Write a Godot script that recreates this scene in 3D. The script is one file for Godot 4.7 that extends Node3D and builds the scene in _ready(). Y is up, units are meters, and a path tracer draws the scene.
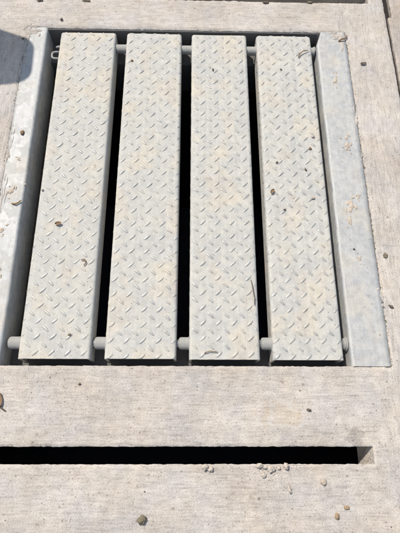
extends Node3D
# A galvanized cover grate of four folded tread plates let into a slatted concrete floor, seen from above.

var M := {}
var taken := {}

# ------------------------------------------------------------------ naming and tagging
func numbered(n: String) -> String:
	if not taken.has(n):
		taken[n] = 0
		return n
	taken[n] += 1
	return "%s_%03d" % [n, taken[n]]

func tag(o: Node, label: String, category: String, group := "") -> void:
	o.set_meta("label", label)
	o.set_meta("category", category)
	if group != "":
		o.set_meta("group", group)

func put(called: String, mesh: Mesh, m: Material, parent: Node = null) -> MeshInstance3D:
	var o := MeshInstance3D.new()
	o.mesh = mesh
	o.material_override = m
	o.cast_shadow = GeometryInstance3D.SHADOW_CASTING_SETTING_ON
	if parent == null:
		o.name = numbered(called)
		add_child(o, true)
	else:
		o.name = called
		parent.add_child(o, true)
	return o

func struct(called: String, mesh: Mesh, m: Material, label := "") -> MeshInstance3D:
	var o := put(called, mesh, m)
	o.set_meta("kind", "structure")
	if label != "":
		o.set_meta("label", label)
	return o

func thing(called: String, label: String, category: String, at := Vector3.ZERO, group := "") -> Node3D:
	var o := Node3D.new()
	o.name = numbered(called)
	add_child(o, true)
	o.position = at
	tag(o, label, category, group)
	return o

# ------------------------------------------------------------------ mesh helpers (front faces clockwise)
func begin(smooth := 0) -> SurfaceTool:
	var st := SurfaceTool.new()
	st.begin(Mesh.PRIMITIVE_TRIANGLES)
	st.set_smooth_group(smooth)
	return st

func vert(st: SurfaceTool, p: Vector3, uv: Vector2) -> void:
	st.set_uv(uv)
	st.add_vertex(p)

func quad(st: SurfaceTool, a: Vector3, b: Vector3, c: Vector3, d: Vector3, ua: Vector2, ub: Vector2, uc: Vector2, ud: Vector2) -> void:
	vert(st, a, ua); vert(st, b, ub); vert(st, c, uc)
	vert(st, a, ua); vert(st, c, uc); vert(st, d, ud)

func flat_uv(p: Vector3, k: float) -> Vector2:
	return Vector2(p.x - p.y * 0.4, p.z - p.y) * k

func quadp(st: SurfaceTool, a: Vector3, b: Vector3, c: Vector3, d: Vector3, k := 1.0) -> void:
	quad(st, a, b, c, d, flat_uv(a, k), flat_uv(b, k), flat_uv(c, k), flat_uv(d, k))

func finish(st: SurfaceTool) -> ArrayMesh:
	st.generate_normals()
	st.generate_tangents()
	return st.commit()

func box_into(st: SurfaceTool, lo: Vector3, hi: Vector3, k := 1.0) -> void:
	st.set_smooth_group(-1)
	var a := Vector3(lo.x, hi.y, lo.z); var b := Vector3(hi.x, hi.y, lo.z)
	var c := Vector3(hi.x, hi.y, hi.z); var d := Vector3(lo.x, hi.y, hi.z)
	var e := Vector3(lo.x, lo.y, lo.z); var f := Vector3(hi.x, lo.y, lo.z)
	var g := Vector3(hi.x, lo.y, hi.z); var h := Vector3(lo.x, lo.y, hi.z)
	quadp(st, a, b, c, d, k); quadp(st, h, g, f, e, k)
	quadp(st, d, c, g, h, k); quadp(st, b, a, e, f, k)
	quadp(st, a, d, h, e, k); quadp(st, c, b, f, g, k)

# a tube through points with a radius for each point; ends closed
func tube(st: SurfaceTool, pts: Array, radii: Array, sides := 8) -> void:
	var n := pts.size()
	var rings := []
	var up := Vector3.UP
	for i in n:
		var t: Vector3 = (pts[mini(i + 1, n - 1)] - pts[maxi(i - 1, 0)]).normalized()
		var ref := up if absf(t.dot(up)) < 0.9 else Vector3.RIGHT
		var u := t.cross(ref).normalized()
		var v := u.cross(t).normalized()
		var ring := []
		for s in sides:
			var a := TAU * s / sides
			ring.append(pts[i] + (u * cos(a) + v * sin(a)) * radii[i])
		rings.append(ring)
	var run := 0.0
	for i in n - 1:
		var seg: float = pts[i].distance_to(pts[i + 1])
		for s in sides:
			var s2 := (s + 1) % sides
			var u0 := Vector2(float(s) / sides * 0.08, run)
			var u1 := Vector2(float(s + 1) / sides * 0.08, run)
			quad(st, rings[i][s], rings[i][s2], rings[i + 1][s2], rings[i + 1][s], u0, u1, u1 + Vector2(0, seg), u0 + Vector2(0, seg))
		run += seg
	for s in sides:
		var s2 := (s + 1) % sides
		vert(st, pts[0], Vector2.ZERO); vert(st, rings[0][s2], Vector2.ZERO); vert(st, rings[0][s], Vector2.ZERO)
		vert(st, pts[n - 1], Vector2.ZERO); vert(st, rings[n - 1][s], Vector2.ZERO); vert(st, rings[n - 1][s2], Vector2.ZERO)

# ------------------------------------------------------------------ noise and textures
func noise_bytes(w: int, h: int, freq: float, octaves: int, sd: int, type := FastNoiseLite.TYPE_SIMPLEX_SMOOTH) -> PackedByteArray:
	return noise_img(w, h, freq, octaves, sd, type).get_data()

func noise_img(w: int, h: int, freq: float, octaves: int, sd: int, type := FastNoiseLite.TYPE_SIMPLEX_SMOOTH) -> Image:
	var n := FastNoiseLite.new()
	n.noise_type = type
	n.seed = sd
	n.frequency = freq
	n.fractal_type = FastNoiseLite.FRACTAL_FBM if octaves > 1 else FastNoiseLite.FRACTAL_NONE
	n.fractal_octaves = octaves
	var im := n.get_image(w, h, false, false, true)
	im.convert(Image.FORMAT_L8)
	return im

# noise drawn out along one axis (brush strokes)
func stroke_bytes(n: int, along_x: bool, stretch: int, freq: float, sd: int) -> PackedByteArray:
	var im: Image
	if along_x:
		im = noise_img(n / stretch, n, freq, 2, sd)
	else:
		im = noise_img(n, n / stretch, freq, 2, sd)
	im.resize(n, n, Image.INTERPOLATE_CUBIC)
	return im.get_data()

const DECK := 1.6          # metres covered by one concrete texture
const DECK_X := -0.85
const DECK_Z := -1.32

func concrete_maps() -> Array:
	var n := 2048
	var sx := stroke_bytes(n, true, 11, 0.15, 11)
	var sx2 := stroke_bytes(n, true, 60, 0.03, 17)
	var sz := stroke_bytes(n, false, 11, 0.15, 12)
	var sz2 := stroke_bytes(n, false, 60, 0.03, 18)
	var grain := noise_bytes(n, n, 0.30, 2, 13)
	var mid := noise_bytes(n, n, 0.035, 4, 14)
	var blotch := noise_bytes(n, n, 0.0045, 4, 15)
	var warm := noise_bytes(n, n, 0.007, 4, 16)
	var pit := noise_bytes(n, n, 0.15, 2, 19)
	var rgb := PackedByteArray(); rgb.resize(n * n * 3)
	var hgt := PackedByteArray(); hgt.resize(n * n)
	var k := 0
	for y in n:
		var z := DECK_Z + DECK * y / n
		for x in n:
			var i := y * n + x
			var wx := DECK_X + DECK * x / n
			# the borders beside the opening are brushed lengthwise, the strips crosswise
			var edge := 0.405 + (mid[i] - 128) * 0.00012
			var turn := 0.0
			if wx > edge - 0.03:
				turn = clampf((wx - edge + 0.03) / 0.03, 0.0, 1.0)
			elif wx < -0.45 and z > -1.02 and z < -0.12:
				turn = 1.0
			var s: float = lerpf(sx[i], sz[i], turn) - 128.0
			var s2: float = lerpf(sx2[i], sz2[i], turn) - 128.0
			var g := grain[i] - 128.0
			var m := mid[i] - 128.0
			var b := blotch[i] - 128.0
			var p: float = maxf(0.0, pit[i] - 186.0)
			var p2: float = maxf(0.0, 62.0 - pit[i])
			var dash: float = maxf(0.0, -s - 26.0)
			var v := s * 0.065 + s2 * 0.035 - dash * 0.12 + g * 0.24 + m * 0.08 + b * 0.085 - p * 0.75 + p2 * 0.25
			var warm_stain := 0.0
			if z > -0.06:
				# grey stain by the slot's end, rusty stain on the strip above it, brown smear at the left
				var e1 := Vector2(wx - 0.327, z - 0.020).length() + m * 0.00016 + g * 0.00004
				v -= clampf((0.021 - e1) / 0.008, 0.0, 1.0) * 17.0
				var e2 := Vector2((wx - 0.19) * 0.6, z + 0.02).length() + m * 0.00014
				warm_stain = clampf((0.03 - e2) / 0.02, 0.0, 1.0) * 5.0
			var w := (warm[i] - 128.0) * 0.03
			rgb[k] = clampi(int(179.0 + v + w + warm_stain), 20, 250)
			rgb[k + 1] = clampi(int(174.0 + v + w * 0.25), 20, 250)
			rgb[k + 2] = clampi(int(169.5 + v * 0.97 - w * 0.9 - warm_stain * 1.6), 20, 250)
			hgt[i] = clampi(int(132.0 + s * 0.24 + s2 * 0.1 + g * 0.30 + m * 0.22 - p * 1.3 - dash * 0.3), 0, 255)
			k += 3
	# single bristle marks and pores
	var rng := RandomNumberGenerator.new(); rng.seed = 21
	for q in 5200:
		var x := rng.randf_range(0, n - 1); var y := rng.randf_range(0, n - 1)
		var wx := DECK_X + DECK * x / n; var wz := DECK_Z + DECK * y / n
		var along := wx > 0.405 or (wx < -0.45 and wz > -1.02 and wz < -0.12)
		var length := int(rng.randf_range(12, 60) * (2.2 if rng.randf() < 0.2 else 1.0))
		var amt := rng.randf_range(8.0, 26.0) * (-1.0 if rng.randf() < 0.72 else 0.6)
		var drift := rng.randf_range(-0.03, 0.03)
		var thick := 1 if rng.randf() < 0.75 else 2
		for t in length:
			var f := sin(PI * (t + 0.5) / length)
			if rng.randf() < 0.18:
				continue
			var px := int(x + (drift * t if along else float(t)))
			var py := int(y + (float(t) if along else drift * t))
			if px < 0 or py < 0 or px >= n - 1 or py >= n - 1:
				continue
			for e in thick:
				var i := (py + (0 if along else e)) * n + px + (e if along else 0)
				for c in 3:
					rgb[i * 3 + c] = clampi(rgb[i * 3 + c] + int(amt * f), 20, 235)
				hgt[i] = clampi(hgt[i] + int(amt * 1.5 * f), 0, 255)
	for q in 9000:
		var x := rng.randi_range(3, n - 4); var y := rng.randi_range(3, n - 4)
		var rad := rng.randf_range(0.8, 1.7) * (1.8 if rng.randf() < 0.05 else 1.0)
		var amt := rng.randf_range(12.0, 55.0) * (-1.0 if rng.randf() < 0.75 else 0.45)
		for dy in range(-3, 4):
			for dx in range(-3, 4):
				var f := clampf(rad + 0.5 - Vector2(dx, dy).length(), 0.0, 1.0)
				if f > 0.0:
					var i := (y + dy) * n + x + dx
					rgb[i * 3] = clampi(rgb[i * 3] + int(amt * f * 0.92), 20, 240)
					rgb[i * 3 + 1] = clampi(rgb[i * 3 + 1] + int(amt * f), 20, 240)
					rgb[i * 3 + 2] = clampi(rgb[i * 3 + 2] + int(amt * f * 1.05), 20, 240)
					if amt < 0.0:
						hgt[i] = clampi(hgt[i] + int(amt * 1.6 * f), 0, 255)
	var col := Image.create_from_data(n, n, false, Image.FORMAT_RGB8, rgb)
	var nm := Image.create_from_data(n, n, false, Image.FORMAT_L8, hgt)
	nm.bump_map_to_normal_map(3.4)
	return [ImageTexture.create_from_image(col), ImageTexture.create_from_image(nm)]

# galvanized steel with spangle, milky bloom and dried-on dust; dust 0..1
func steel_maps(sd: int, dust: float, base: Color) -> Array:
	var n := 1536
	var cell := FastNoiseLite.new()
	cell.noise_type = FastNoiseLite.TYPE_CELLULAR
	cell.cellular_return_type = FastNoiseLite.RETURN_CELL_VALUE
	cell.seed = sd
	cell.frequency = 0.06
	cell.domain_warp_enabled = true
	cell.domain_warp_amplitude = 12.0
	var ci := cell.get_image(n, n, false, false, true)
	ci.convert(Image.FORMAT_L8)
	var sp := ci.get_data()
	var big := noise_bytes(n, n, 0.008, 4, sd + 1)
	var mid := noise_bytes(n, n, 0.03, 4, sd + 2)
	var grain := noise_bytes(n, n, 0.2, 2, sd + 3)
	var warm := noise_bytes(n, n, 0.0055, 4, sd + 4)
	var scr := stroke_bytes(n, false, 30, 0.07, sd + 5)
	var spot := noise_bytes(n, n, 0.05, 2, sd + 6)
	var rgb := PackedByteArray(); rgb.resize(n * n * 3)
	var rgh := PackedByteArray(); rgh.resize(n * n)
	var br := base.r8; var bg := base.g8; var bb := base.b8
	var k := 0
	for i in n * n:
		var b := big[i] - 128.0
		var m := mid[i] - 128.0
		var g := grain[i] - 128.0
		var d := clampf((b * 1.3 + m * 0.7 + 30.0) / 80.0, 0.0, 1.0) * dust
		var wpk := clampf((warm[i] - 138.0) / 60.0, 0.0, 1.0) * dust
		var t := (sp[i] - 128.0) * 0.035 * (1.0 - d * 0.7) + m * 0.075 + g * 0.085 + (scr[i] - 128.0) * 0.035 + b * 0.03
		var p: float = maxf(0.0, spot[i] - 196.0) * 0.55
		rgb[k] = clampi(int(br + t + d * 3.0 + wpk * 5.0 - p), 10, 250)
		rgb[k + 1] = clampi(int(bg + t + d * 2.0 + wpk * 1.0 - p * 1.1), 10, 250)
		rgb[k + 2] = clampi(int(bb + t - d * 1.0 - wpk * 4.0 - p * 1.3), 10, 250)
		rgh[i] = clampi(int(172.0 + d * 60.0 + wpk * 20.0 + m * 0.25 + g * 0.1), 40, 230)
		k += 3
	var col := Image.create_from_data(n, n, false, Image.FORMAT_RGB8, rgb)
	var rg := Image.create_from_data(n, n, false, Image.FORMAT_L8, rgh)
	return [ImageTexture.create_from_image(col), ImageTexture.create_from_image(rg)]

func plain(c: Color, rough: float, metal := 0.0) -> StandardMaterial3D:
	var m := StandardMaterial3D.new()
	m.albedo_color = c
	m.roughness = rough
	m.metallic = metal
	return m

func build_materials() -> void:
	var cm := concrete_maps()
	var c := StandardMaterial3D.new()
	c.albedo_texture = cm[0]
	c.normal_enabled = true
	c.normal_texture = cm[1]
	c.normal_scale = 0.65
	c.roughness = 0.92
	M.concrete = c
	var c2: StandardMaterial3D = c.duplicate()
	c2.albedo_color = Color(0.93, 0.915, 0.9)
	M.concrete_side = c2
	var s := steel_maps(40, 1.0, Color8(179, 180, 179))
	var p := StandardMaterial3D.new()
	p.albedo_texture = s[0]
	p.roughness_texture = s[1]
	p.roughness_texture_channel = BaseMaterial3D.TEXTURE_CHANNEL_RED
	p.roughness = 1.0
	p.metallic = 0.0
	p.metallic_specular = 0.35
	M.plate = p
	var s2 := steel_maps(70, 0.9, Color8(175, 178, 181))
	var f := StandardMaterial3D.new()
	f.albedo_texture = s2[0]
	f.roughness_texture = s2[1]
	f.roughness_texture_channel = BaseMaterial3D.TEXTURE_CHANNEL_RED
	f.roughness = 0.85
	f.metallic = 0.13
	f.metallic_specular = 0.3
	M.frame = f
	var pp: StandardMaterial3D = f.duplicate()
	pp.albedo_color = Color(0.87, 0.865, 0.86)
	M.pipe = pp
	M.dark_steel = plain(Color(0.37, 0.37, 0.375), 0.85, 0.1)  # plain dark grey steel for the bearing ledges
	M.joint_shade = plain(Color(0.15, 0.13, 0.14), 0.95)  # dark tone that puts the shade of the deep joint into colour
	var wb: StandardMaterial3D = p.duplicate()
	wb.albedo_color = Color(0.95, 0.955, 0.96)
	wb.metallic = 0.22
	wb.metallic_specular = 0.5
	wb.roughness = 0.72
	M.bar = wb
	M.skim = M.concrete
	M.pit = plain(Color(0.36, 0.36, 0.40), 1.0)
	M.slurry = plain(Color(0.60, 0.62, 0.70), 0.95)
	M.crumb = plain(Color(0.715, 0.685, 0.655), 0.95)
	var ce: StandardMaterial3D = c.duplicate()
	ce.albedo_color = Color(1.0, 0.965, 0.92)
	M.cement = ce
	M.tan = plain(Color(0.60, 0.52, 0.43), 0.95)
	M.brown = plain(Color(0.50, 0.41, 0.33), 0.95)
	M.dark = plain(Color(0.39, 0.35, 0.32), 0.95)
	M.olive = plain(Color(0.45, 0.42, 0.36), 0.95)
	M.straw = plain(Color(0.52, 0.43, 0.28), 0.9)

# ------------------------------------------------------------------ concrete deck
var hn := FastNoiseLite.new()

func lines(a: float, b: float, f0: float, f1: float, fine: float, coarse: float, feats: Array) -> PackedFloat64Array:
	var all := []
	var x := a
	while x < b - 1e-6:
		all.append(x)
		x += fine if (x > f0 and x < f1) else coarse
	all.append(b)
	for q in feats:
		if q > a + 0.004 and q < b - 0.004:
			all.append(q); all.append(q - 0.0035); all.append(q + 0.0035)
	all.append(a + 0.0035); all.append(b - 0.0035)
	all.sort()
	var keep := PackedFloat64Array()
	var must := feats.duplicate(); must.append(a); must.append(b)
	for v in all:
		var special := false
		for q in must:
			if absf(absf(v - q) - 0.0035) < 1e-5 or absf(v - q) < 1e-6:
				special = true
		if not special:
			for q in must:
				if absf(v - q) < 0.0062:
					special = true
					v = INF
					break
			if v == INF:
				continue
		if keep.is_empty() or v - keep[keep.size() - 1] > 1e-5:
			keep.append(v)
	return keep

func rise(x: float, z: float) -> float:
	return hn.get_noise_2d(x * 30.0, z * 30.0) * 0.0011 + hn.get_noise_2d(x * 180.0 + 40.0, z * 180.0) * 0.00045

# one slab as a single mesh: top with worn arrises, holes (rects x0,z0,x1,z1) with walls going down
func deck(x0: float, x1: float, z0: float, z1: float, holes: Array, thick: float) -> ArrayMesh:
	var fx := []; var fz := []
	for h in holes:
		fx.append(h[0]); fx.append(h[2]); fz.append(h[1]); fz.append(h[3])
	var xs := lines(x0, x1, -0.66, 0.66, 0.006, 0.06, fx)
	var zs := lines(z0, z1, -1.25, 0.24, 0.006, 0.06, fz)
	var nx := xs.size(); var nz := zs.size()
	var solid := PackedByteArray(); solid.resize((nx + 1) * (nz + 1))   # cell (i,j) sits between line i-1 and i
	for j in range(1, nz):
		for i in range(1, nx):
			var cx := (xs[i - 1] + xs[i]) * 0.5; var cz := (zs[j - 1] + zs[j]) * 0.5
			var ok := 1
			for h in holes:
				if cx > h[0] and cx < h[2] and cz > h[1] and cz < h[3]:
					ok = 0
			solid[j * (nx + 1) + i] = ok
	var P := PackedVector3Array(); P.resize(nx * nz)
	var B := PackedVector3Array(); B.resize(nx * nz)      # foot of the wall below a border vertex
	for j in nz:
		for i in nx:
			var x := xs[i]; var z := zs[j]
			var a := solid[j * (nx + 1) + i]; var b := solid[j * (nx + 1) + i + 1]
			var c := solid[(j + 1) * (nx + 1) + i]; var d := solid[(j + 1) * (nx + 1) + i + 1]
			var y := rise(x, z)
			var sum := a + b + c + d
			var foot := Vector3(x, -thick, z)
			if sum > 0 and sum < 4:
				var q := hn.get_noise_2d(x * 420.0, z * 420.0)
				var q2 := hn.get_noise_2d(x * 420.0 + 90.0, z * 420.0 - 50.0)
				var w := 0.0015
				if z < -1.1:
					w = 0.003
					z += hn.get_noise_2d(x * 45.0, 8.0) * 0.003
					for d3 in [[-0.437, 0.04, 0.016], [-0.25, 0.075, 0.012], [0.29, 0.11, 0.008]]:
						z += d3[2] * exp(-pow((x - d3[0]) / d3[1], 4.0))
				y -= 0.0022 + maxf(0.0, q - 0.22) * 0.009
				x += q * w
				z += q2 * w
				if z < -1.1 and z > -1.2:
					foot.z += 0.014 if zs[j] > -1.15 else -0.014
				if z > 0.0 and z < 0.1 and xs[i] < 0.36:    # slot flanks flare out below
					foot.z += -0.014 if zs[j] < 0.05 else 0.014
				if z > 0.0 and z < 0.1 and xs[i] > 0.355 and xs[i] < 0.37:   # the slot ends in a slope
					foot.x -= 0.010
					foot.y = -0.066
			P[j * nx + i] = Vector3(x, y, z)
			B[j * nx + i] = foot
	var st := begin(0)
	for j in range(1, nz):
		for i in range(1, nx):
			if solid[j * (nx + 1) + i] == 0:
				continue
			var a := P[(j - 1) * nx + i - 1]; var b := P[(j - 1) * nx + i]
			var c := P[j * nx + i]; var d := P[j * nx + i - 1]
			deck_quad(st, a, b, c, d)
	st.set_smooth_group(1)
	for j in range(1, nz):
		for i in range(1, nx):
			if solid[j * (nx + 1) + i] == 0:
				continue
			var ia := (j - 1) * nx + i - 1; var ib := (j - 1) * nx + i
			var ic := j * nx + i; var id := j * nx + i - 1
			if solid[(j - 1) * (nx + 1) + i] == 0:
				deck_quad(st, P[ib], P[ia], B[ia], B[ib])
			if solid[(j + 1) * (nx + 1) + i] == 0:
				deck_quad(st, P[id], P[ic], B[ic], B[id])
			if solid[j * (nx + 1) + i - 1] == 0:
				deck_quad(st, P[ia], P[id], B[id], B[ia])
			if solid[j * (nx + 1) + i + 1] == 0:
				deck_quad(st, P[ic], P[ib], B[ib], B[ic])
	st.generate_normals()
	st.generate_tangents()
	return st.commit()

func duv(p: Vector3) -> Vector2:
	return Vector2((p.x - DECK_X + p.y * 0.3) / DECK, (p.z - DECK_Z + p.y * 0.9) / DECK)

func deck_quad(st: SurfaceTool, a: Vector3, b: Vector3, c: Vector3, d: Vector3) -> void:
	quad(st, a, b, c, d, duv(a), duv(b), duv(c), duv(d))

# ------------------------------------------------------------------ the cover grate
const PW := 0.0748       # half width of a plate
const PL := 0.882        # length of a plate
const PR := 0.007        # outer bend radius
const PT := 0.005        # sheet thickness
const FL := 0.041        # flange depth

func plate_point(s: float, t: float, off: float) -> Vector3:
	var a := PW - PR
	var arc := PR * PI / 2.0
	var q := absf(s)
	var sg := signf(s)
	var x: float; var y: float; var nx: float; var ny: float
	if q <= a:
		x = q; y = 0.0; nx = 0.0; ny = 1.0
	elif q <= a + arc:
		var th := (q - a) / PR
		x = a + PR * sin(th); y = -PR + PR * cos(th); nx = sin(th); ny = cos(th)
	else:
		x = PW; y = -PR - (q - a - arc); nx = 1.0; ny = 0.0
	x += nx * off; y += ny * off
	var z := t
	var rl := 0.006
	var tb := PL - rl
	if t > tb:                                   # the far end is dressed down to a small lip
		var th := minf((t - tb) / rl, PI / 2.0)
		z = tb + rl * sin(th) + off * sin(th) * ny
		y -= rl * (1.0 - cos(th)) + maxf(0.0, t - tb - rl * PI / 2.0)
		x -= 0.004 * (1.0 - cos(th))
	return Vector3(x * sg, y, -z)

func plate_mesh(u_off: float) -> ArrayMesh:
	var st := begin(0)
	var a := PW - PR
	var arc := PR * PI / 2.0
	var ss := []
	for k in 4: ss.append(-(a + arc + FL) + FL * k / 4.0)
	for k in 5: ss.append(-(a + arc) + arc * k / 5.0)
	for k in 12: ss.append(-a + 2.0 * a * k / 12.0)
	for k in 5: ss.append(a + arc * k / 5.0)
	for k in 5: ss.append(a + arc + FL * k / 4.0)
	var ts := []
	for k in 60: ts.append((PL - 0.006) * k / 60.0)
	for k in 6: ts.append(PL - 0.006 + 0.0094 * k / 5.0)
	ts.append(PL + 0.008)
	var w := FastNoiseLite.new(); w.seed = int(u_off * 100.0) + 5; w.frequency = 1.0
	for layer in 2:
		var off := 0.0 if layer == 0 else -PT
		for j in ts.size() - 1:
			for i in ss.size() - 1:
				var p := []; var u := []
				for c in [[i, j + 1], [i + 1, j + 1], [i + 1, j], [i, j]]:
					var v := plate_point(ss[c[0]], ts[c[1]], off)
					v.y += w.get_noise_2d(v.x * 9.0, v.z * 7.0) * 0.0012
					p.append(v)
					u.append(Vector2(ss[c[0]] + u_off, -ts[c[1]]))
				if layer == 0:
					quad(st, p[0], p[1], p[2], p[3], u[0], u[1], u[2], u[3])
				else:
					quad(st, p[3], p[2], p[1], p[0], u[3], u[2], u[1], u[0])
	st.set_smooth_group(-1)
	for i in ss.size() - 1:                      # near cut edge
		var o0 := plate_point(ss[i], 0.0, 0.0); var o1 := plate_point(ss[i + 1], 0.0, 0.0)
		var i0 := plate_point(ss[i], 0.0, -PT); var i1 := plate_point(ss[i + 1], 0.0, -PT)
		for q in 1:
			o0.y += w.get_noise_2d(o0.x * 9.0, 0.0) * 0.0012; o1.y += w.get_noise_2d(o1.x * 9.0, 0.0) * 0.0012
			i0.y += w.get_noise_2d(i0.x * 9.0, 0.0) * 0.0012; i1.y += w.get_noise_2d(i1.x * 9.0, 0.0) * 0.0012
		quadp(st, o0, o1, i1, i0)
	for e in [0, ss.size() - 1]:                 # lower flange edges
		for j in ts.size() - 1:
			var o0 := plate_point(ss[e], ts[j], 0.0); var o1 := plate_point(ss[e], ts[j + 1], 0.0)
			var i0 := plate_point(ss[e], ts[j], -PT); var i1 := plate_point(ss[e], ts[j + 1], -PT)
			if e == 0:
				quadp(st, o1, o0, i0, i1)
			else:
				quadp(st, o0, o1, i1, i0)
	return finish(st)

# the raised lens-shaped bars of the tread pattern, wrapped over the folds
func tread_mesh(u_off: float, s0: float, t0: float, rng: RandomNumberGenerator) -> ArrayMesh:
	var st := begin(0)
	var pitch := 0.0338
	var w := FastNoiseLite.new(); w.seed = int(u_off * 100.0) + 5; w.frequency = 1.0
	var smax := PW + 0.018
	for kind in 2:
		for r in range(-1, 29):
			for c in range(-4, 5):
				var sc := (c + 0.5 * kind) * pitch + s0
				var tc := (r + 0.5 * kind) * pitch + t0
				if absf(sc) > smax or tc < -0.008 or tc > PL + 0.004:
					continue
				var ang := deg_to_rad(43.0) * (1.0 if kind == 0 else -1.0) + rng.randf_range(-0.03, 0.03)
				var lh := 0.0103 + rng.randf_range(-0.0006, 0.0006)
				var wh := 0.0031 + rng.randf_range(-0.0002, 0.0003)
				var hh := 0.00175 + rng.randf_range(-0.0004, 0.0002)
				var g := []
				for i in 8:
					var al := -1.0 + 2.0 * i / 7.0
					var row := []
					for j in 5:
						var bl: float = [-1.0, -0.74, 0.0, 0.74, 1.0][j]
						var half := wh * pow(maxf(0.0, 1.0 - al * al), 0.55)
						var s := sc + al * lh * cos(ang) - bl * half * sin(ang)
						var t := clampf(tc + al * lh * sin(ang) + bl * half * cos(ang), 0.0, PL + 0.004)
						var h: float = hh * pow(maxf(0.0, 1.0 - al * al), 0.4) * [0.0, 0.88, 1.0, 0.88, 0.0][j]
						h *= 1.0 - 0.55 * clampf((absf(s) - PW + 0.011) / 0.006, 0.0, 1.0)
						var v := plate_point(s, t, h - 0.00025)
						v.y += w.get_noise_2d(v.x * 9.0, v.z * 7.0) * 0.0012
						row.append([v, Vector2(s + u_off, -t)])
					g.append(row)
				for i in 7:
					for j in 4:
						var a = g[i][j]; var b = g[i + 1][j]; var d = g[i][j + 1]; var e = g[i + 1][j + 1]
						quad(st, a[0], d[0], e[0], b[0], a[1], d[1], e[1], b[1])
	return finish(st)

const PLATES := [[-0.2850, -0.131, 0.0], [-0.1060, -0.1315, 0.2], [0.0710, -0.1305, 0.42], [0.2475, -0.1300, 0.66]]

func grate() -> void:
	var rng := RandomNumberGenerator.new(); rng.seed = 77
	var g := thing("cover_grate", "galvanized grate of four long tread plates with dark gaps, let into the concrete", "grate", Vector3(0, 0, -0.57))
	for k in 4:
		var d: Array = PLATES[k]
		var o := put("tread_plate", plate_mesh(d[2]), M.plate, g)
		o.position = Vector3(d[0], 0.0, d[1] + 0.57)
		var b := put("raised_bars", tread_mesh(d[2], [-0.006, 0.004, -0.012, 0.001][k], [0.012, 0.004, 0.010, 0.006][k], rng), M.bar, o)
		b.set_meta("kind", "stuff")
	# near and far cross bars with the spacer tubes that show in the gaps
	for e in 2:
		var z := (-0.167 if e == 0 else -0.973) + 0.57
		var y := -0.0195 if e == 0 else -0.018
		var st := begin(0)
		tube(st, [Vector3(-0.386 if e == 0 else -0.352, y, z), Vector3(0.335, y, z)], [0.0085, 0.0085], 16)
		put("cross_bar", finish(st), M.pipe, g)
		var r := 0.0135 if e == 0 else 0.0115
		var gaps := [[-0.3885, -0.358], [-0.206, -0.179], [-0.0265, -0.002], [0.1505, 0.174], [0.3275, 0.3355]]
		if e == 1:
			gaps = [[-0.2115, -0.179], [-0.0325, -0.002], [0.1445, 0.174], [0.3215, 0.3335]]
		for q in gaps:
			var s := begin(0)
			var c := 0.0055 if e == 0 else 0.0015
			tube(s, [Vector3(q[0], y, z), Vector3(q[0] + c * 0.1, y, z), Vector3(q[0] + c * 0.45, y, z), Vector3(q[0] + c, y, z), Vector3(q[1] - 0.004, y, z), Vector3(q[1] - 0.0025, y, z), Vector3(q[1], y, z)], [r * 0.62, r * 0.76, r * 0.93, r, r, r + 0.0016, r + 0.0026], 20)
			put("spacer_tube", finish(s), M.pipe, g)
	# bent wire loop and stub on the far left end of the far bar
	var lp := begin(0)
	var ly := -0.012
	var pts := []
	for p in [[-0.350, -0.953], [-0.372, -0.953], [-0.3775, -0.951], [-0.380, -0.946], [-0.3795, -0.937], [-0.377, -0.9325], [-0.371, -0.931], [-0.350, -0.931]]:
		pts.append(Vector3(p[0], ly, p[1] + 0.57))
	tube(lp, pts, [0.0028, 0.0028, 0.0028, 0.0028, 0.0028, 0.0028, 0.0028, 0.0028], 10)
	put("wire_loop", finish(lp), M.pipe, g)
	var sb := begin(0)
	tube(sb, [Vector3(-0.372, ly, -0.969 + 0.57), Vector3(-0.367, ly, -0.9705 + 0.57), Vector3(-0.35, ly, -0.973 + 0.57)], [0.002, 0.0032, 0.0035], 10)
	put("wire_stub", finish(sb), M.pipe, g)

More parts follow.
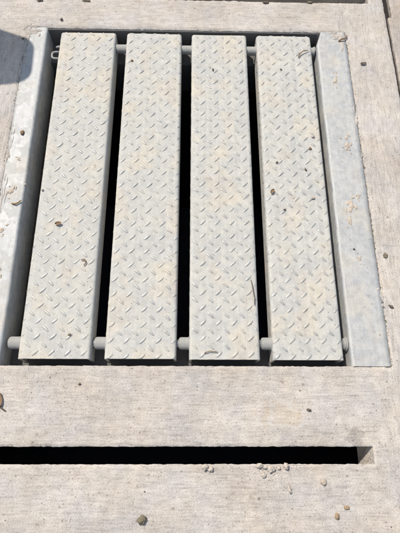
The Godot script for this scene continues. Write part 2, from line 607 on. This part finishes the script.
# ------------------------------------------------------------------ steel edging of the opening
func edging(side: float, x_wall: float, x_out: float, z_near: float, z_far: float, called_root: Node3D) -> void:
	# profile from the foot of the inner wall over the rolled edge to the outer rim of the flange
	var r := 0.006
	var prof := []
	var depth := 0.088
	for k in 5:
		prof.append(Vector2(x_wall, -depth + (depth - r) * k / 4.0))
	for k in range(1, 9):
		var th := PI / 2.0 * k / 8.0
		prof.append(Vector2(x_wall + side * (r - r * cos(th)), -r + r * sin(th)))
	for k in range(1, 9):
		prof.append(Vector2(lerpf(x_wall + side * r, x_out, k / 8.0), 0.0))
	prof.append(Vector2(x_out, -0.006))
	var w := FastNoiseLite.new(); w.seed = 9 if side > 0.0 else 31; w.frequency = 1.0
	var n := 110
	var st := begin(0)
	var acc := [0.0]
	for i in prof.size() - 1:
		acc.append(acc[i] + prof[i].distance_to(prof[i + 1]))
	var rows := []
	for j in n + 1:
		var f := float(j) / n
		var z := lerpf(z_near, z_far, f)
		var row := []
		for i in prof.size():
			var p: Vector2 = prof[i]
			# the roll is cut back on the skew at the far end
			var cut := clampf(1.0 - (z - z_far) / 0.045, 0.0, 1.0) * 0.014 if side > 0.0 else 0.0
			var fall := clampf(1.0 - absf(p.x - x_wall) / 0.05, 0.0, 1.0)
			var v := Vector3(p.x + side * cut * fall, p.y, z)
			v.x += w.get_noise_2d(z * 5.0, 3.0) * 0.0016 + w.get_noise_2d(z * 22.0, 9.0) * 0.0006
			v.y += w.get_noise_2d(z * 6.0, p.x * 14.0) * 0.0009 + w.get_noise_2d(z * 26.0, p.x * 40.0) * 0.0003
			row.append([v, Vector2(acc[i] + (0.1 if side > 0.0 else 0.6), z)])
		rows.append(row)
	for j in n:
		for i in prof.size() - 1:
			var a = rows[j][i]; var b = rows[j][i + 1]; var c = rows[j + 1][i + 1]; var d = rows[j + 1][i]
			if side > 0.0:
				quad(st, d[0], c[0], b[0], a[0], d[1], c[1], b[1], a[1])
			else:
				quad(st, a[0], b[0], c[0], d[0], a[1], b[1], c[1], d[1])
	# inner skin a sheet thickness behind, so that the sheet has depth
	for j in n:
		for i in prof.size() - 1:
			var q := []
			for c in [rows[j][i], rows[j][i + 1], rows[j + 1][i + 1], rows[j + 1][i]]:
				q.append([c[0] + Vector3(side * (0.004 if i < 13 else 0.0), -0.004 if i > 4 else 0.0, 0), c[1]])
			if side > 0.0:
				quad(st, q[0][0], q[1][0], q[2][0], q[3][0], q[0][1], q[1][1], q[2][1], q[3][1])
			else:
				quad(st, q[3][0], q[2][0], q[1][0], q[0][0], q[3][1], q[2][1], q[1][1], q[0][1])
	put("folded_sheet", finish(st), M.frame, called_root)

# ------------------------------------------------------------------ small loose things
func clod_mesh(size: Vector3, sd: int, rough := 0.35, rings := 12, sides := 18) -> ArrayMesh:
	var w := FastNoiseLite.new(); w.seed = sd; w.frequency = 1.0
	var st := begin(0)
	var g := []
	for j in rings + 1:
		var ph := PI * j / rings
		var row := []
		for i in sides + 1:
			var th := TAU * (i % sides) / sides
			var d := Vector3(sin(ph) * cos(th), cos(ph), sin(ph) * sin(th))
			var k := 1.0 + rough * 1.6 * w.get_noise_3dv(d * 1.1) + rough * 1.5 * w.get_noise_3dv(d * 2.6 + Vector3(5, 5, 5)) + rough * 0.7 * w.get_noise_3dv(d * 6.0)
			var p := d * k * size * 0.5
			p.y = maxf(p.y, -size.y * 0.28)
			row.append(p + Vector3(0, size.y * 0.25, 0))
		g.append(row)
	for j in rings:
		for i in sides:
			quad(st, g[j][i], g[j][i + 1], g[j + 1][i + 1], g[j + 1][i], Vector2(i, j) * 0.1, Vector2(i + 1, j) * 0.1, Vector2(i + 1, j + 1) * 0.1, Vector2(i, j + 1) * 0.1)
	st.generate_normals()
	return st.commit()

func clod(called: String, label: String, category: String, at: Vector3, size: Vector3, m: Material, sd: int, turn := 0.0) -> void:
	var o := put(called, clod_mesh(size, sd), m)
	o.position = at
	o.rotation.y = turn
	tag(o, label, category)

func twig(called: String, label: String, category: String, pts: Array, r: float, m: Material) -> void:
	var st := begin(0)
	var base: Vector3 = pts[0]
	var q := []; var rr := []
	for i in pts.size():
		q.append(pts[i] - base)
		rr.append(r * (1.0 - 0.55 * absf(float(i) / (pts.size() - 1) - 0.35)))
	tube(st, q, rr, 7)
	var o := put(called, finish(st), m)
	o.position = base
	tag(o, label, category)

# a small dry leaf: cupped lens-shaped sheet with thickness
func leaf(called: String, label: String, at: Vector3, length: float, width: float, turn: float, m: Material, sd: int) -> void:
	var w := FastNoiseLite.new(); w.seed = sd; w.frequency = 1.0
	var st := begin(0)
	var g := []
	for i in 11:
		var a := -1.0 + 0.2 * i
		var row := []
		for j in 5:
			var b := -1.0 + 0.5 * j
			var hw := width * 0.5 * pow(maxf(0.0, 1.0 - a * a), 0.7) * (1.0 + 0.35 * w.get_noise_2d(a * 3.0, signf(b)))
			row.append(Vector3(a * length * 0.5, 0.0012 + b * b * width * 0.22 + a * a * length * 0.06 + w.get_noise_2d(a * 2.0, b * 2.0) * 0.001, b * hw))
		g.append(row)
	var dn := Vector3(0, -0.0006, 0)
	for i in 10:
		for j in 4:
			quadp(st, g[i][j], g[i + 1][j], g[i + 1][j + 1], g[i][j + 1])
			quadp(st, g[i][j + 1] + dn, g[i + 1][j + 1] + dn, g[i + 1][j] + dn, g[i][j] + dn)
	var o := put(called, finish(st), m)
	o.position = at
	o.rotation.y = turn
	tag(o, label, "leaf")

# an irregular thin crust of dried cement
func splash(parent: Node3D, x: float, z: float, lx: float, lz: float, sd: int, mat := "cement") -> void:
	var w := FastNoiseLite.new(); w.seed = sd; w.frequency = 1.0
	var st := begin(0)
	var rng := RandomNumberGenerator.new(); rng.seed = sd
	var g := Vector3(x, 0, z)
	for blob in 9:
		var big := blob == 0
		var at := Vector3.ZERO if big else Vector3(rng.randfn(0.0, lx * 0.40), 0, rng.randfn(0.0, lz * 0.45))
		var rx := lx * (0.36 if big else rng.randf_range(0.06, 0.26))
		var rz := lz * (0.36 if big else rng.randf_range(0.06, 0.24))
		var hgt := rng.randf_range(0.0005, 0.0011) + blob * 0.00003
		var n := 44 if big else 18
		var inner := []; var outer := []
		for k2 in n:
			var a := TAU * k2 / n
			var k := 1.0 + 0.25 * sin(a + sd + blob) + 0.2 * sin(2.0 * a + sd * 1.7 + blob) + 0.14 * sin(3.0 * a + sd * 2.3) + 0.10 * sin(5.0 * a + sd * 0.7) + 0.08 * sin(11.0 * a + sd * 3.1)
			outer.append(at + Vector3(cos(a) * rx * k, -0.0006, sin(a) * rz * k))
			inner.append(at + Vector3(cos(a) * rx * 0.78 * k, hgt + 0.0003 * w.get_noise_2d(a, 3.0), sin(a) * rz * 0.78 * k))
		var c := at + Vector3(0, hgt * 1.2, 0)
		for k2 in n:
			var l := (k2 + 1) % n
			vert(st, c, duv(c + g)); vert(st, inner[k2], duv(inner[k2] + g)); vert(st, inner[l], duv(inner[l] + g))
			quad(st, inner[l], inner[k2], outer[k2], outer[l], duv(inner[l] + g), duv(inner[k2] + g), duv(outer[k2] + g), duv(outer[l] + g))
	st.generate_normals()
	st.generate_tangents()
	var o := put("cement_splash", st.commit(), M[mat], parent)
	o.position = Vector3(x, 0, z) - parent.position

func grains(called: String, n: int, sd: int, m: Material, on_plates: bool, smin: float, smax: float, where := "") -> void:
	var rng := RandomNumberGenerator.new(); rng.seed = sd
	var mm := MultiMesh.new()
	mm.transform_format = MultiMesh.TRANSFORM_3D
	mm.mesh = clod_mesh(Vector3(1, 0.6, 0.8), sd, 0.4, 5, 7)
	var xf := []
	while xf.size() < n:
		var x := rng.randf_range(-0.62, 0.64); var z := rng.randf_range(-1.25, 0.22)
		var y := 0.0
		if where == "rubble":
			x = rng.randfn(0.158, 0.028); z = 0.0735 + absf(rng.randfn(0.0, 0.010))
			y = rise(x, z) - 0.0003
		elif where == "seam":
			z = clampf(lerpf(-1.02, -0.12, float(rng.randi() % 23) / 22.0) + rng.randfn(0.0, 0.016), -1.02, -0.12)
			x = rng.randfn(0.4200, 0.0012) if rng.randf() < 0.55 else rng.randfn(-0.4512, 0.0035)
			y = -0.0002
		elif on_plates:
			var d: Array = PLATES[rng.randi() % 4]
			x = d[0] + rng.randf_range(-0.066, 0.066)
			if rng.randf() < 0.35:
				x = d[0] + 0.066 - absf(rng.randfn(0.0, 0.012))
			z = d[1] - rng.randf_range(0.005, 0.87)
		else:
			if x > -0.455 and x < 0.424 and z > -1.03 and z < -0.114:
				continue
			if x < 0.366 and z > 0.034 and z < 0.076:
				continue
			if z > -1.185 and z < -1.118:
				continue
			if x > 0.538 and x < 0.55:
				continue
			y = rise(x, z) - 0.0002
		var s := rng.randf_range(smin, smax) * (1.0 if rng.randf() < 0.85 else 1.7)
		var b := Basis(Vector3.UP, rng.randf() * TAU).scaled(Vector3(s, s * rng.randf_range(0.5, 1.0), s))
		xf.append(Transform3D(b, Vector3(x, y, z)))
	mm.instance_count = n
	for i in n:
		mm.set_instance_transform(i, xf[i])
	var o := MultiMeshInstance3D.new()
	o.multimesh = mm
	o.material_override = m
	o.name = numbered(called)
	add_child(o, true)
	o.set_meta("kind", "stuff")
	var told := {"rubble": "fine pale rubble strewn round the crumb cluster below the slot", "seam": "dark dirt grains packed along the outer seams of the steel strips"}
	o.set_meta("label", told[where] if told.has(where) else ("fine dust crumbs lying scattered over the tread plates" if on_plates else "fine sand grains lying scattered over the concrete"))
	o.set_meta("category", "grit")

# ------------------------------------------------------------------ scene
func _ready() -> void:
	# camera
	var cam := Camera3D.new()
	cam.name = "camera"
	cam.fov = 61.27
	cam.near = 0.02
	cam.far = 400.0
	cam.position = Vector3(0, 0.95, 0)
	cam.basis = Basis(Vector3.UP, -0.05658902) * Basis(Vector3.RIGHT, -1.23008214) * Basis(Vector3.BACK, 0.06057927)
	add_child(cam)
	cam.current = true
	# sky
	var env := Environment.new()
	env.background_mode = Environment.BG_SKY
	var sm := ProceduralSkyMaterial.new()
	sm.sky_top_color = Color(0.60, 0.645, 0.715)
	sm.sky_horizon_color = Color(0.86, 0.88, 0.90)
	sm.sky_curve = 0.12
	sm.ground_bottom_color = Color(0.42, 0.40, 0.37)
	sm.ground_horizon_color = Color(0.66, 0.69, 0.73)
	sm.sky_energy_multiplier = 0.95
	var sky := Sky.new()
	sky.sky_material = sm
	env.sky = sky
	env.tonemap_mode = Environment.TONE_MAPPER_LINEAR
	env.tonemap_exposure = 1.24
	env.sdfgi_enabled = true
	env.ssao_enabled = true
	env.ssil_enabled = true
	var we := WorldEnvironment.new()
	we.name = "world_environment"
	we.environment = env
	add_child(we)
	# sun from the far left, fairly high
	var sun := DirectionalLight3D.new()
	sun.name = "sun"
	sun.light_color = Color(1.0, 0.955, 0.89)
	sun.light_energy = 1.25
	sun.light_angular_distance = 0.5
	sun.shadow_enabled = true
	sun.basis = Basis.looking_at(Vector3(0.40, -0.79, 0.45), Vector3.UP)
	add_child(sun)

	hn.seed = 4; hn.frequency = 1.0; hn.noise_type = FastNoiseLite.TYPE_SIMPLEX_SMOOTH
	build_materials()

	# ---- setting
	var floor_holes := [[-0.4518, -1.027, 0.4212, -0.117], [-0.95, 0.0385, 0.3615, 0.0705], [-0.95, -1.174, 0.5, -1.1375]]
	struct("concrete_floor", deck(-1.6, 0.5415, -1.8, 0.9, floor_holes, 0.095), M.concrete, "brushed concrete floor slab with a slot and a large opening")
	struct("concrete_floor", deck(0.5490, 1.8, -1.8, 0.9, [[0.5490, -1.45, 0.5600, -1.085]], 0.095), M.concrete_side, "neighbouring concrete slab beyond the dark joint at the right edge")
	var st := begin(-1)
	box_into(st, Vector3(0.50, -0.22, -1.79), Vector3(0.60, -0.0955, 0.89), 0.6)
	st.set_smooth_group(-1)
	struct("bearing_beam", finish(st), M.concrete_side)
	st = begin(-1)
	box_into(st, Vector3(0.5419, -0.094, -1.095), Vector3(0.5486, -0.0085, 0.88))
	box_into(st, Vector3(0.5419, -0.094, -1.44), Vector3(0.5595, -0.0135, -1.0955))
	struct("joint_shade_strip", finish(st), M.joint_shade, "dark strip added in the joint between the two slabs to stand for its shade")  # strip added to keep the joint dark where its wall would be lit
	st = begin(-1)
	box_into(st, Vector3(-0.45, -0.16, -1.10), Vector3(0.4185, -0.0965, -1.075), 0.6)
	box_into(st, Vector3(-0.45, -0.16, -1.0745), Vector3(0.4185, -0.055, -0.957), 0.6)
	box_into(st, Vector3(-0.405, -0.0545, -1.0262), Vector3(0.345, -0.004, -1.0230))
	struct("bearing_ledge", finish(st), M.dark_steel)
	st = begin(-1)
	box_into(st, Vector3(-0.45, -0.16, -0.183), Vector3(0.4185, -0.058, -0.1165), 0.6)
	struct("bearing_ledge", finish(st), M.dark_steel)
	for q in [[-0.4505, -0.402], [0.345, 0.419]]:
		st = begin(-1)
		box_into(st, Vector3(q[0], -0.16, -0.9565), Vector3(q[1], -0.0075, -0.1835), 0.6)
		struct("concrete_haunch", finish(st), M.concrete_side)
	# pit below: floor and four walls with thickness
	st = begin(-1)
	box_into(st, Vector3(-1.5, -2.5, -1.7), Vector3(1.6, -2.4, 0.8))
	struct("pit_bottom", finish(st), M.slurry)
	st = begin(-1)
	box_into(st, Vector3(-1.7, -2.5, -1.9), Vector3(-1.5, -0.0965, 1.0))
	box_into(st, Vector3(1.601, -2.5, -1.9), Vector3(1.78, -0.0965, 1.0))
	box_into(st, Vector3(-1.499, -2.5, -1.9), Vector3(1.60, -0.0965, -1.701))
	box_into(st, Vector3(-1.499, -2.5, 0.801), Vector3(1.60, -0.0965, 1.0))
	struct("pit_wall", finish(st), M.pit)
	# ground all round, to the horizon
	st = begin(-1)
	var gx := [-150.0, -1.6, 1.8, 150.0]; var gz := [-150.0, -1.8, 0.9, 150.0]
	for j in 3:
		for i in 3:
			if i == 1 and j == 1:
				continue
			quadp(st, Vector3(gx[i], -0.006, gz[j]), Vector3(gx[i + 1], -0.006, gz[j]), Vector3(gx[i + 1], -0.006, gz[j + 1]), Vector3(gx[i], -0.006, gz[j + 1]), 0.625)
	struct("ground", finish(st), M.concrete_side, "plain concrete yard around the slabs")

	# ---- steel edging
	var el := thing("steel_edging", "galvanized steel edge strip left of the plates, inner face in shade", "edging", Vector3(-0.4, 0, -0.57))
	var er := thing("steel_edging", "galvanized steel edge strip right of the plates, bright rolled lip and cement splashes", "edging", Vector3(0.345, 0, -0.57))
	edging(-1.0, -0.396, -0.4505, -0.1172, -1.0265, el)
	edging(1.0, 0.3372, 0.419, -0.1172, -1.0266, er)
	for e in [el, er]:
		for c in e.get_children():
			c.position = -e.position
	splash(er, 0.378, -0.492, 0.020, 0.030, 3)
	splash(er, 0.371, -0.452, 0.012, 0.034, 5)
	splash(er, 0.396, -0.515, 0.009, 0.016, 15)
	splash(er, 0.380, -0.358, 0.013, 0.016, 7)
	splash(er, 0.385, -0.66, 0.016, 0.026, 8)
	splash(er, 0.378, -0.86, 0.012, 0.03, 21)
	splash(el, -0.427, -0.52, 0.014, 0.022, 9)
	splash(el, -0.42, -0.61, 0.011, 0.009, 10)
	splash(el, -0.434, -0.42, 0.016, 0.02, 12)
	splash(el, -0.425, -0.31, 0.012, 0.018, 13)

	# thin skin of concrete left on the outer rims and the far ends of both strips
	var rng := RandomNumberGenerator.new(); rng.seed = 12
	for k in 9:
		splash(el, -0.449 + rng.randf_range(-0.004, 0.005), rng.randf_range(-1.01, -0.14), rng.randf_range(0.006, 0.014), rng.randf_range(0.03, 0.12), 200 + k, "skim")
	for k in 3:
		splash(er, 0.4185 + rng.randf_range(-0.002, 0.002), rng.randf_range(-1.0, -0.14), rng.randf_range(0.004, 0.009), rng.randf_range(0.02, 0.05), 240 + k, "skim")
	splash(er, 0.395, -1.014, 0.05, 0.022, 260, "skim")
	splash(er, 0.408, -0.985, 0.024, 0.05, 261, "skim")
	splash(el, -0.435, -1.012, 0.05, 0.03, 262, "skim")

	# ---- the grate
	grate()

	# ---- loose bits
	debris()
	grains("sand_grains", 900, 5, M.crumb, false, 0.0009, 0.0022)
	grains("dirt_grains", 260, 6, M.dark, false, 0.0009, 0.0021)
	grains("dust_crumbs", 700, 8, M.tan, true, 0.0006, 0.0014)
	grains("dirt_specks", 160, 9, M.dark, true, 0.0006, 0.0015)
	grains("crumb_rubble", 170, 10, M.crumb, false, 0.0012, 0.0034, "rubble")
	grains("seam_dirt", 420, 14, M.olive, false, 0.0009, 0.0022, "seam")

	# ---- unseen post added beyond the upper left corner so its arm shades the concrete
	shadow_post()

func shadow_post() -> void:
	var h := 0.70
	var kx := 0.40 / 0.79 * h
	var kz := 0.45 / 0.79 * h
	var root := thing("shadow_post", "added unseen grey post with a flared, rounded flat arm, shaped to cast the upper left shadow", "post", Vector3(-1.18, 0, -0.92 - kz))
	var ox := -kx - root.position.x
	var oz := -kz - root.position.z
	var raw := [Vector2(-0.425, -0.976), Vector2(-0.420, -0.842), Vector2(-0.74, -0.788), Vector2(-0.74, -1.095)]  # arm outline taken from the shadow it has to cast
	var rad := [0.034, 0.042, 0.02, 0.02]
	var poly := PackedVector2Array()
	for i in 4:
		var p: Vector2 = raw[i]; var a: Vector2 = raw[(i + 3) % 4]; var b: Vector2 = raw[(i + 1) % 4]
		var u: Vector2 = (a - p).normalized() * rad[i]; var v: Vector2 = (b - p).normalized() * rad[i]
		for s in 9:
			var f := s / 8.0
			poly.append((p + u).lerp(p, f).lerp(p.lerp(p + v, f), f) + Vector2(ox, oz))
	var st := begin(-1)
	var tri := Geometry2D.triangulate_polygon(poly)
	for i in range(0, tri.size(), 3):
		var p := []
		for q in 3: p.append(Vector3(poly[tri[i + q]].x, h, poly[tri[i + q]].y))
		if (p[1] - p[0]).cross(p[2] - p[0]).y > 0.0:
			var t = p[1]; p[1] = p[2]; p[2] = t
		for q in 3: vert(st, p[q], Vector2(p[q].x, p[q].z))
		for q in [2, 1, 0]: vert(st, p[q] - Vector3(0, 0.008, 0), Vector2(p[q].x, p[q].z))
	for i in poly.size():
		var a := Vector3(poly[i].x, h, poly[i].y)
		var b := Vector3(poly[(i + 1) % poly.size()].x, h, poly[(i + 1) % poly.size()].y)
		quadp(st, a, b, b - Vector3(0, 0.008, 0), a - Vector3(0, 0.008, 0))
	put("flat_arm", finish(st), M.pipe, root)
	st = begin(0)
	tube(st, [Vector3(0, 0.0, 0), Vector3(0, 1.2, 0)], [0.03, 0.03], 20)
	put("pole", finish(st), M.pipe, root)
	st = begin(-1)
	box_into(st, Vector3(-0.08, -0.001, -0.08), Vector3(0.08, 0.01, 0.08))
	put("base_plate", finish(st), M.pipe, root)
	st = begin(-1)
	box_into(st, Vector3(0.02, h - 0.03, -0.02), Vector3(0.20, h - 0.0085, 0.02))
	put("bracket", finish(st), M.pipe, root)

func debris() -> void:
	var y := 0.0008
	var py := 0.0012
	# along the near slot
	clod("concrete_crumb", "round pale crumb on the near slot's lower edge, below the third plate", "crumb", Vector3(0.029, y, 0.0745), Vector3(0.013, 0.010, 0.010), M.crumb, 101)
	clod("concrete_crumb", "flatter pale crumb touching the round one below the slot", "crumb", Vector3(0.040, y, 0.0785), Vector3(0.011, 0.007, 0.010), M.crumb, 102)
	clod("concrete_crumb", "leftmost pale crumb of the cluster on the slot's lower edge under the fourth plate", "crumb", Vector3(0.134, y, 0.0725), Vector3(0.012, 0.009, 0.008), M.crumb, 103)
	clod("concrete_crumb", "largest pale crumb in the middle of the cluster below the slot", "crumb", Vector3(0.156, y, 0.079), Vector3(0.013, 0.008, 0.013), M.crumb, 104)
	clod("concrete_crumb", "rightmost pale crumb of the cluster, upright on the slot's lower edge", "crumb", Vector3(0.186, y, 0.0735), Vector3(0.009, 0.010, 0.011), M.crumb, 105)
	clod("concrete_crumb", "tiny pale crumb between the middle and rightmost crumbs of the cluster", "crumb", Vector3(0.172, y, 0.077), Vector3(0.007, 0.005, 0.007), M.crumb, 106)
	clod("concrete_crumb", "small pale crumb just below the leftmost crumb of the cluster", "crumb", Vector3(0.142, y, 0.090), Vector3(0.009, 0.005, 0.008), M.crumb, 107)
	clod("concrete_crumb", "flat pale crumb at the upper rim of the cluster, left of the largest crumb", "crumb", Vector3(0.146, y, 0.0755), Vector3(0.010, 0.006, 0.007), M.crumb, 108)
	clod("concrete_crumb", "curved thin pale flake lying below the crumb cluster", "flake", Vector3(0.190, y, 0.114), Vector3(0.006, 0.006, 0.018), M.crumb, 109, 0.3)
	clod("pebble", "tan pebble on the concrete below the right half of the slot", "pebble", Vector3(0.256, y, 0.102), Vector3(0.0104, 0.0056, 0.0104), M.cement, 110)
	clod("pebble", "dim grey-brown pebble near the lower right corner", "pebble", Vector3(0.277, y, 0.160), Vector3(0.0080, 0.0048, 0.0112), M.tan, 111)
	clod("pebble", "small dusty pebble just up and right of the dim grey-brown one", "pebble", Vector3(0.297, y, 0.146), Vector3(0.0112, 0.0032, 0.0064), M.tan, 112)
	clod("dirt_clod", "olive-brown clod of dirt on the concrete below the slot", "dirt", Vector3(-0.089, y, 0.165), Vector3(0.0160, 0.0096, 0.0128), M.olive, 113, 0.5)
	# concrete strip between grate and slot
	leaf("dry_leaf", "brown dry leaf at the left edge of the strip above the slot", Vector3(-0.384, y, -0.050), 0.034, 0.014, -1.3, M.brown, 3)
	twig("twig", "short dark stalk running down from the brown leaf at left edge", "twig", [Vector3(-0.381, y + 0.001, -0.037), Vector3(-0.376, y + 0.003, -0.033), Vector3(-0.368, y + 0.001, -0.027)], 0.0018, M.dark)
	clod("dirt_clod", "dark speck of dirt just below the first plate's near edge", "dirt", Vector3(-0.226, y, -0.080), Vector3(0.0048, 0.0032, 0.0040), M.dark, 114)
	clod("dirt_clod", "dark elongated dirt bit on the strip below the fourth plate", "dirt", Vector3(0.239, y, -0.030), Vector3(0.0088, 0.0040, 0.0048), M.dark, 115, -0.2)
	# right border
	clod("dirt_clod", "small dark dirt bit on the right concrete border near the strip's lower end", "dirt", Vector3(0.437, y, -0.246), Vector3(0.0096, 0.0040, 0.0056), M.dark, 116, -0.6)
	clod("dirt_clod", "flat olive dirt patch beside the right steel strip at mid length", "dirt", Vector3(0.441, y, -0.365), Vector3(0.0096, 0.0024, 0.0112), M.olive, 117)
	leaf("dry_leaf", "tiny dark curled leaf on the right concrete border near the top", Vector3(0.457, y, -0.916), 0.017, 0.008, 0.1, M.dark, 6)
	twig("twig", "bent brown twig at the top outer corner of the right steel strip", "twig", [Vector3(0.398, 0.002, -0.993), Vector3(0.406, 0.006, -0.997), Vector3(0.414, 0.006, -0.998), Vector3(0.420, 0.004, -1.004), Vector3(0.422, 0.003, -1.012)], 0.0024, M.brown)
	clod("dirt_clod", "dark dirt fleck on the right steel strip above the lower cement splash", "dirt", Vector3(0.371, y, -0.381), Vector3(0.0048, 0.0024, 0.0040), M.dark, 118)
	# left border and left steel strip
	clod("dirt_clod", "brown clod on the left steel strip, the upper of two", "dirt", Vector3(-0.421, y, -0.684), Vector3(0.0088, 0.0048, 0.0128), M.brown, 119)
	twig("twig", "brown forked straw on the left steel strip beside the first plate", "twig", [Vector3(-0.420, 0.002, -0.488), Vector3(-0.411, 0.004, -0.486), Vector3(-0.404, 0.003, -0.490), Vector3(-0.399, 0.003, -0.496)], 0.0019, M.straw)
	clod("dirt_clod", "black dirt dot inside the rounded shadow at upper left", "dirt", Vector3(-0.459, y, -0.984), Vector3(0.0064, 0.0040, 0.0056), M.dark, 120)
	clod("dirt_clod", "dark dirt bit on the concrete above the first plate's far edge", "dirt", Vector3(-0.362, y, -1.054), Vector3(0.0064, 0.0048, 0.0080), M.dark, 121)
	clod("concrete_crumb", "pale crumb caught on the rolled lip of the left steel strip", "crumb", Vector3(-0.396, -0.002, -0.540), Vector3(0.006, 0.005, 0.006), M.crumb, 122)
	# on the plates
	clod("concrete_crumb", "pale crumb on the left edge of the first plate at mid length", "crumb", Vector3(-0.353, py, -0.525), Vector3(0.0050, 0.0043, 0.0050), M.crumb, 123)
	leaf("dry_leaf", "ragged brown leaf scrap in the middle of the first plate", Vector3(-0.306, py + 0.0015, -0.437), 0.015, 0.009, 0.2, M.brown, 8)
	twig("twig", "curled brown stalk near the right edge of the first plate", "twig", [Vector3(-0.246, 0.003, -0.349), Vector3(-0.238, 0.005, -0.350), Vector3(-0.235, 0.004, -0.343), Vector3(-0.239, 0.003, -0.335)], 0.0015, M.brown)
	clod("dirt_clod", "grey-brown dirt dab on the lower part of the first plate", "dirt", Vector3(-0.256, py, -0.181), Vector3(0.0065, 0.0029, 0.0050), M.olive, 124)
	clod("dirt_clod", "reddish brown speck at the top left of the second plate", "dirt", Vector3(-0.162, py, -0.915), Vector3(0.0058, 0.0029, 0.0058), M.brown, 125)
	clod("dirt_clod", "dark speck near the top of the third plate", "dirt", Vector3(0.053, py, -0.889), Vector3(0.0043, 0.0029, 0.0079), M.dark, 126)
	twig("twig", "long thin curved straw near the lower right edge of the third plate", "twig", [Vector3(0.1315, 0.003, -0.305), Vector3(0.134, 0.005, -0.290), Vector3(0.136, 0.004, -0.275), Vector3(0.138, 0.004, -0.262), Vector3(0.1375, 0.003, -0.248)], 0.0013, M.olive)
	twig("twig", "thin reddish straw lying across the near end of the third plate", "twig", [Vector3(0.028, 0.003, -0.1435), Vector3(0.040, 0.004, -0.1475), Vector3(0.056, 0.003, -0.1455)], 0.0011, M.brown)
	clod("concrete_crumb", "white chip on the upper right part of the fourth plate", "crumb", Vector3(0.302, py, -0.683), Vector3(0.0072, 0.0043, 0.0065), M.crumb, 127)
	clod("dirt_clod", "brown bit just below the white chip on the fourth plate", "dirt", Vector3(0.292, py, -0.648), Vector3(0.0065, 0.0036, 0.0065), M.brown, 128)
	leaf("dry_leaf", "reddish brown leaf scrap at the left of the fourth plate", Vector3(0.191, py + 0.0015, -0.526), 0.014, 0.008, 0.9, M.brown, 12)
	clod("dirt_clod", "dark dirt bit at the right of the fourth plate, level with the scrap's upper side", "dirt", Vector3(0.276, py, -0.588), Vector3(0.0043, 0.0029, 0.0079), M.dark, 129, 0.5)
	clod("dirt_clod", "dark fleck left of centre on the fourth plate, above the leaf scrap", "dirt", Vector3(0.207, py, -0.607), Vector3(0.0065, 0.0029, 0.0043), M.dark, 130, 0.5)
	clod("dirt_clod", "dark fleck on the fourth plate below the leaf scrap", "dirt", Vector3(0.218, py, -0.479), Vector3(0.0058, 0.0029, 0.0043), M.dark, 131)
	clod("dirt_clod", "peach-coloured chip near the fourth plate's right edge", "dirt", Vector3(0.288, py, -0.511), Vector3(0.0079, 0.0029, 0.0072), M.cement, 132)
	clod("dirt_clod", "black speck near the top left of the fourth plate", "dirt", Vector3(0.234, py, -0.893), Vector3(0.0043, 0.0029, 0.0043), M.dark, 133)
	twig("twig", "bent straw at the top right corner of the fourth plate", "twig", [Vector3(0.283, 0.003, -0.934), Vector3(0.289, 0.005, -0.946), Vector3(0.297, 0.006, -0.953), Vector3(0.310, 0.004, -0.957)], 0.0016, M.straw)
	# dark lumps along the far slot
	var far := [[-0.430, -1.123, 0.016, "leftmost dark lump on the far slot's rough edge"], [-0.300, -1.126, 0.020, "larger dark lump on the far slot's edge, above the first plate"], [0.205, -1.131, 0.018, "dark lump on the far slot edge above the fourth plate"], [0.330, -1.134, 0.015, "rightmost dark lump on the far slot's rough edge"]]
	for i in far.size():
		var q: Array = far[i]
		clod("dark_lump", q[3], "dirt", Vector3(q[0], -0.001, q[1]), Vector3(q[2], 0.006, 0.009), M.dark if i % 2 == 0 else M.olive, 150 + i)
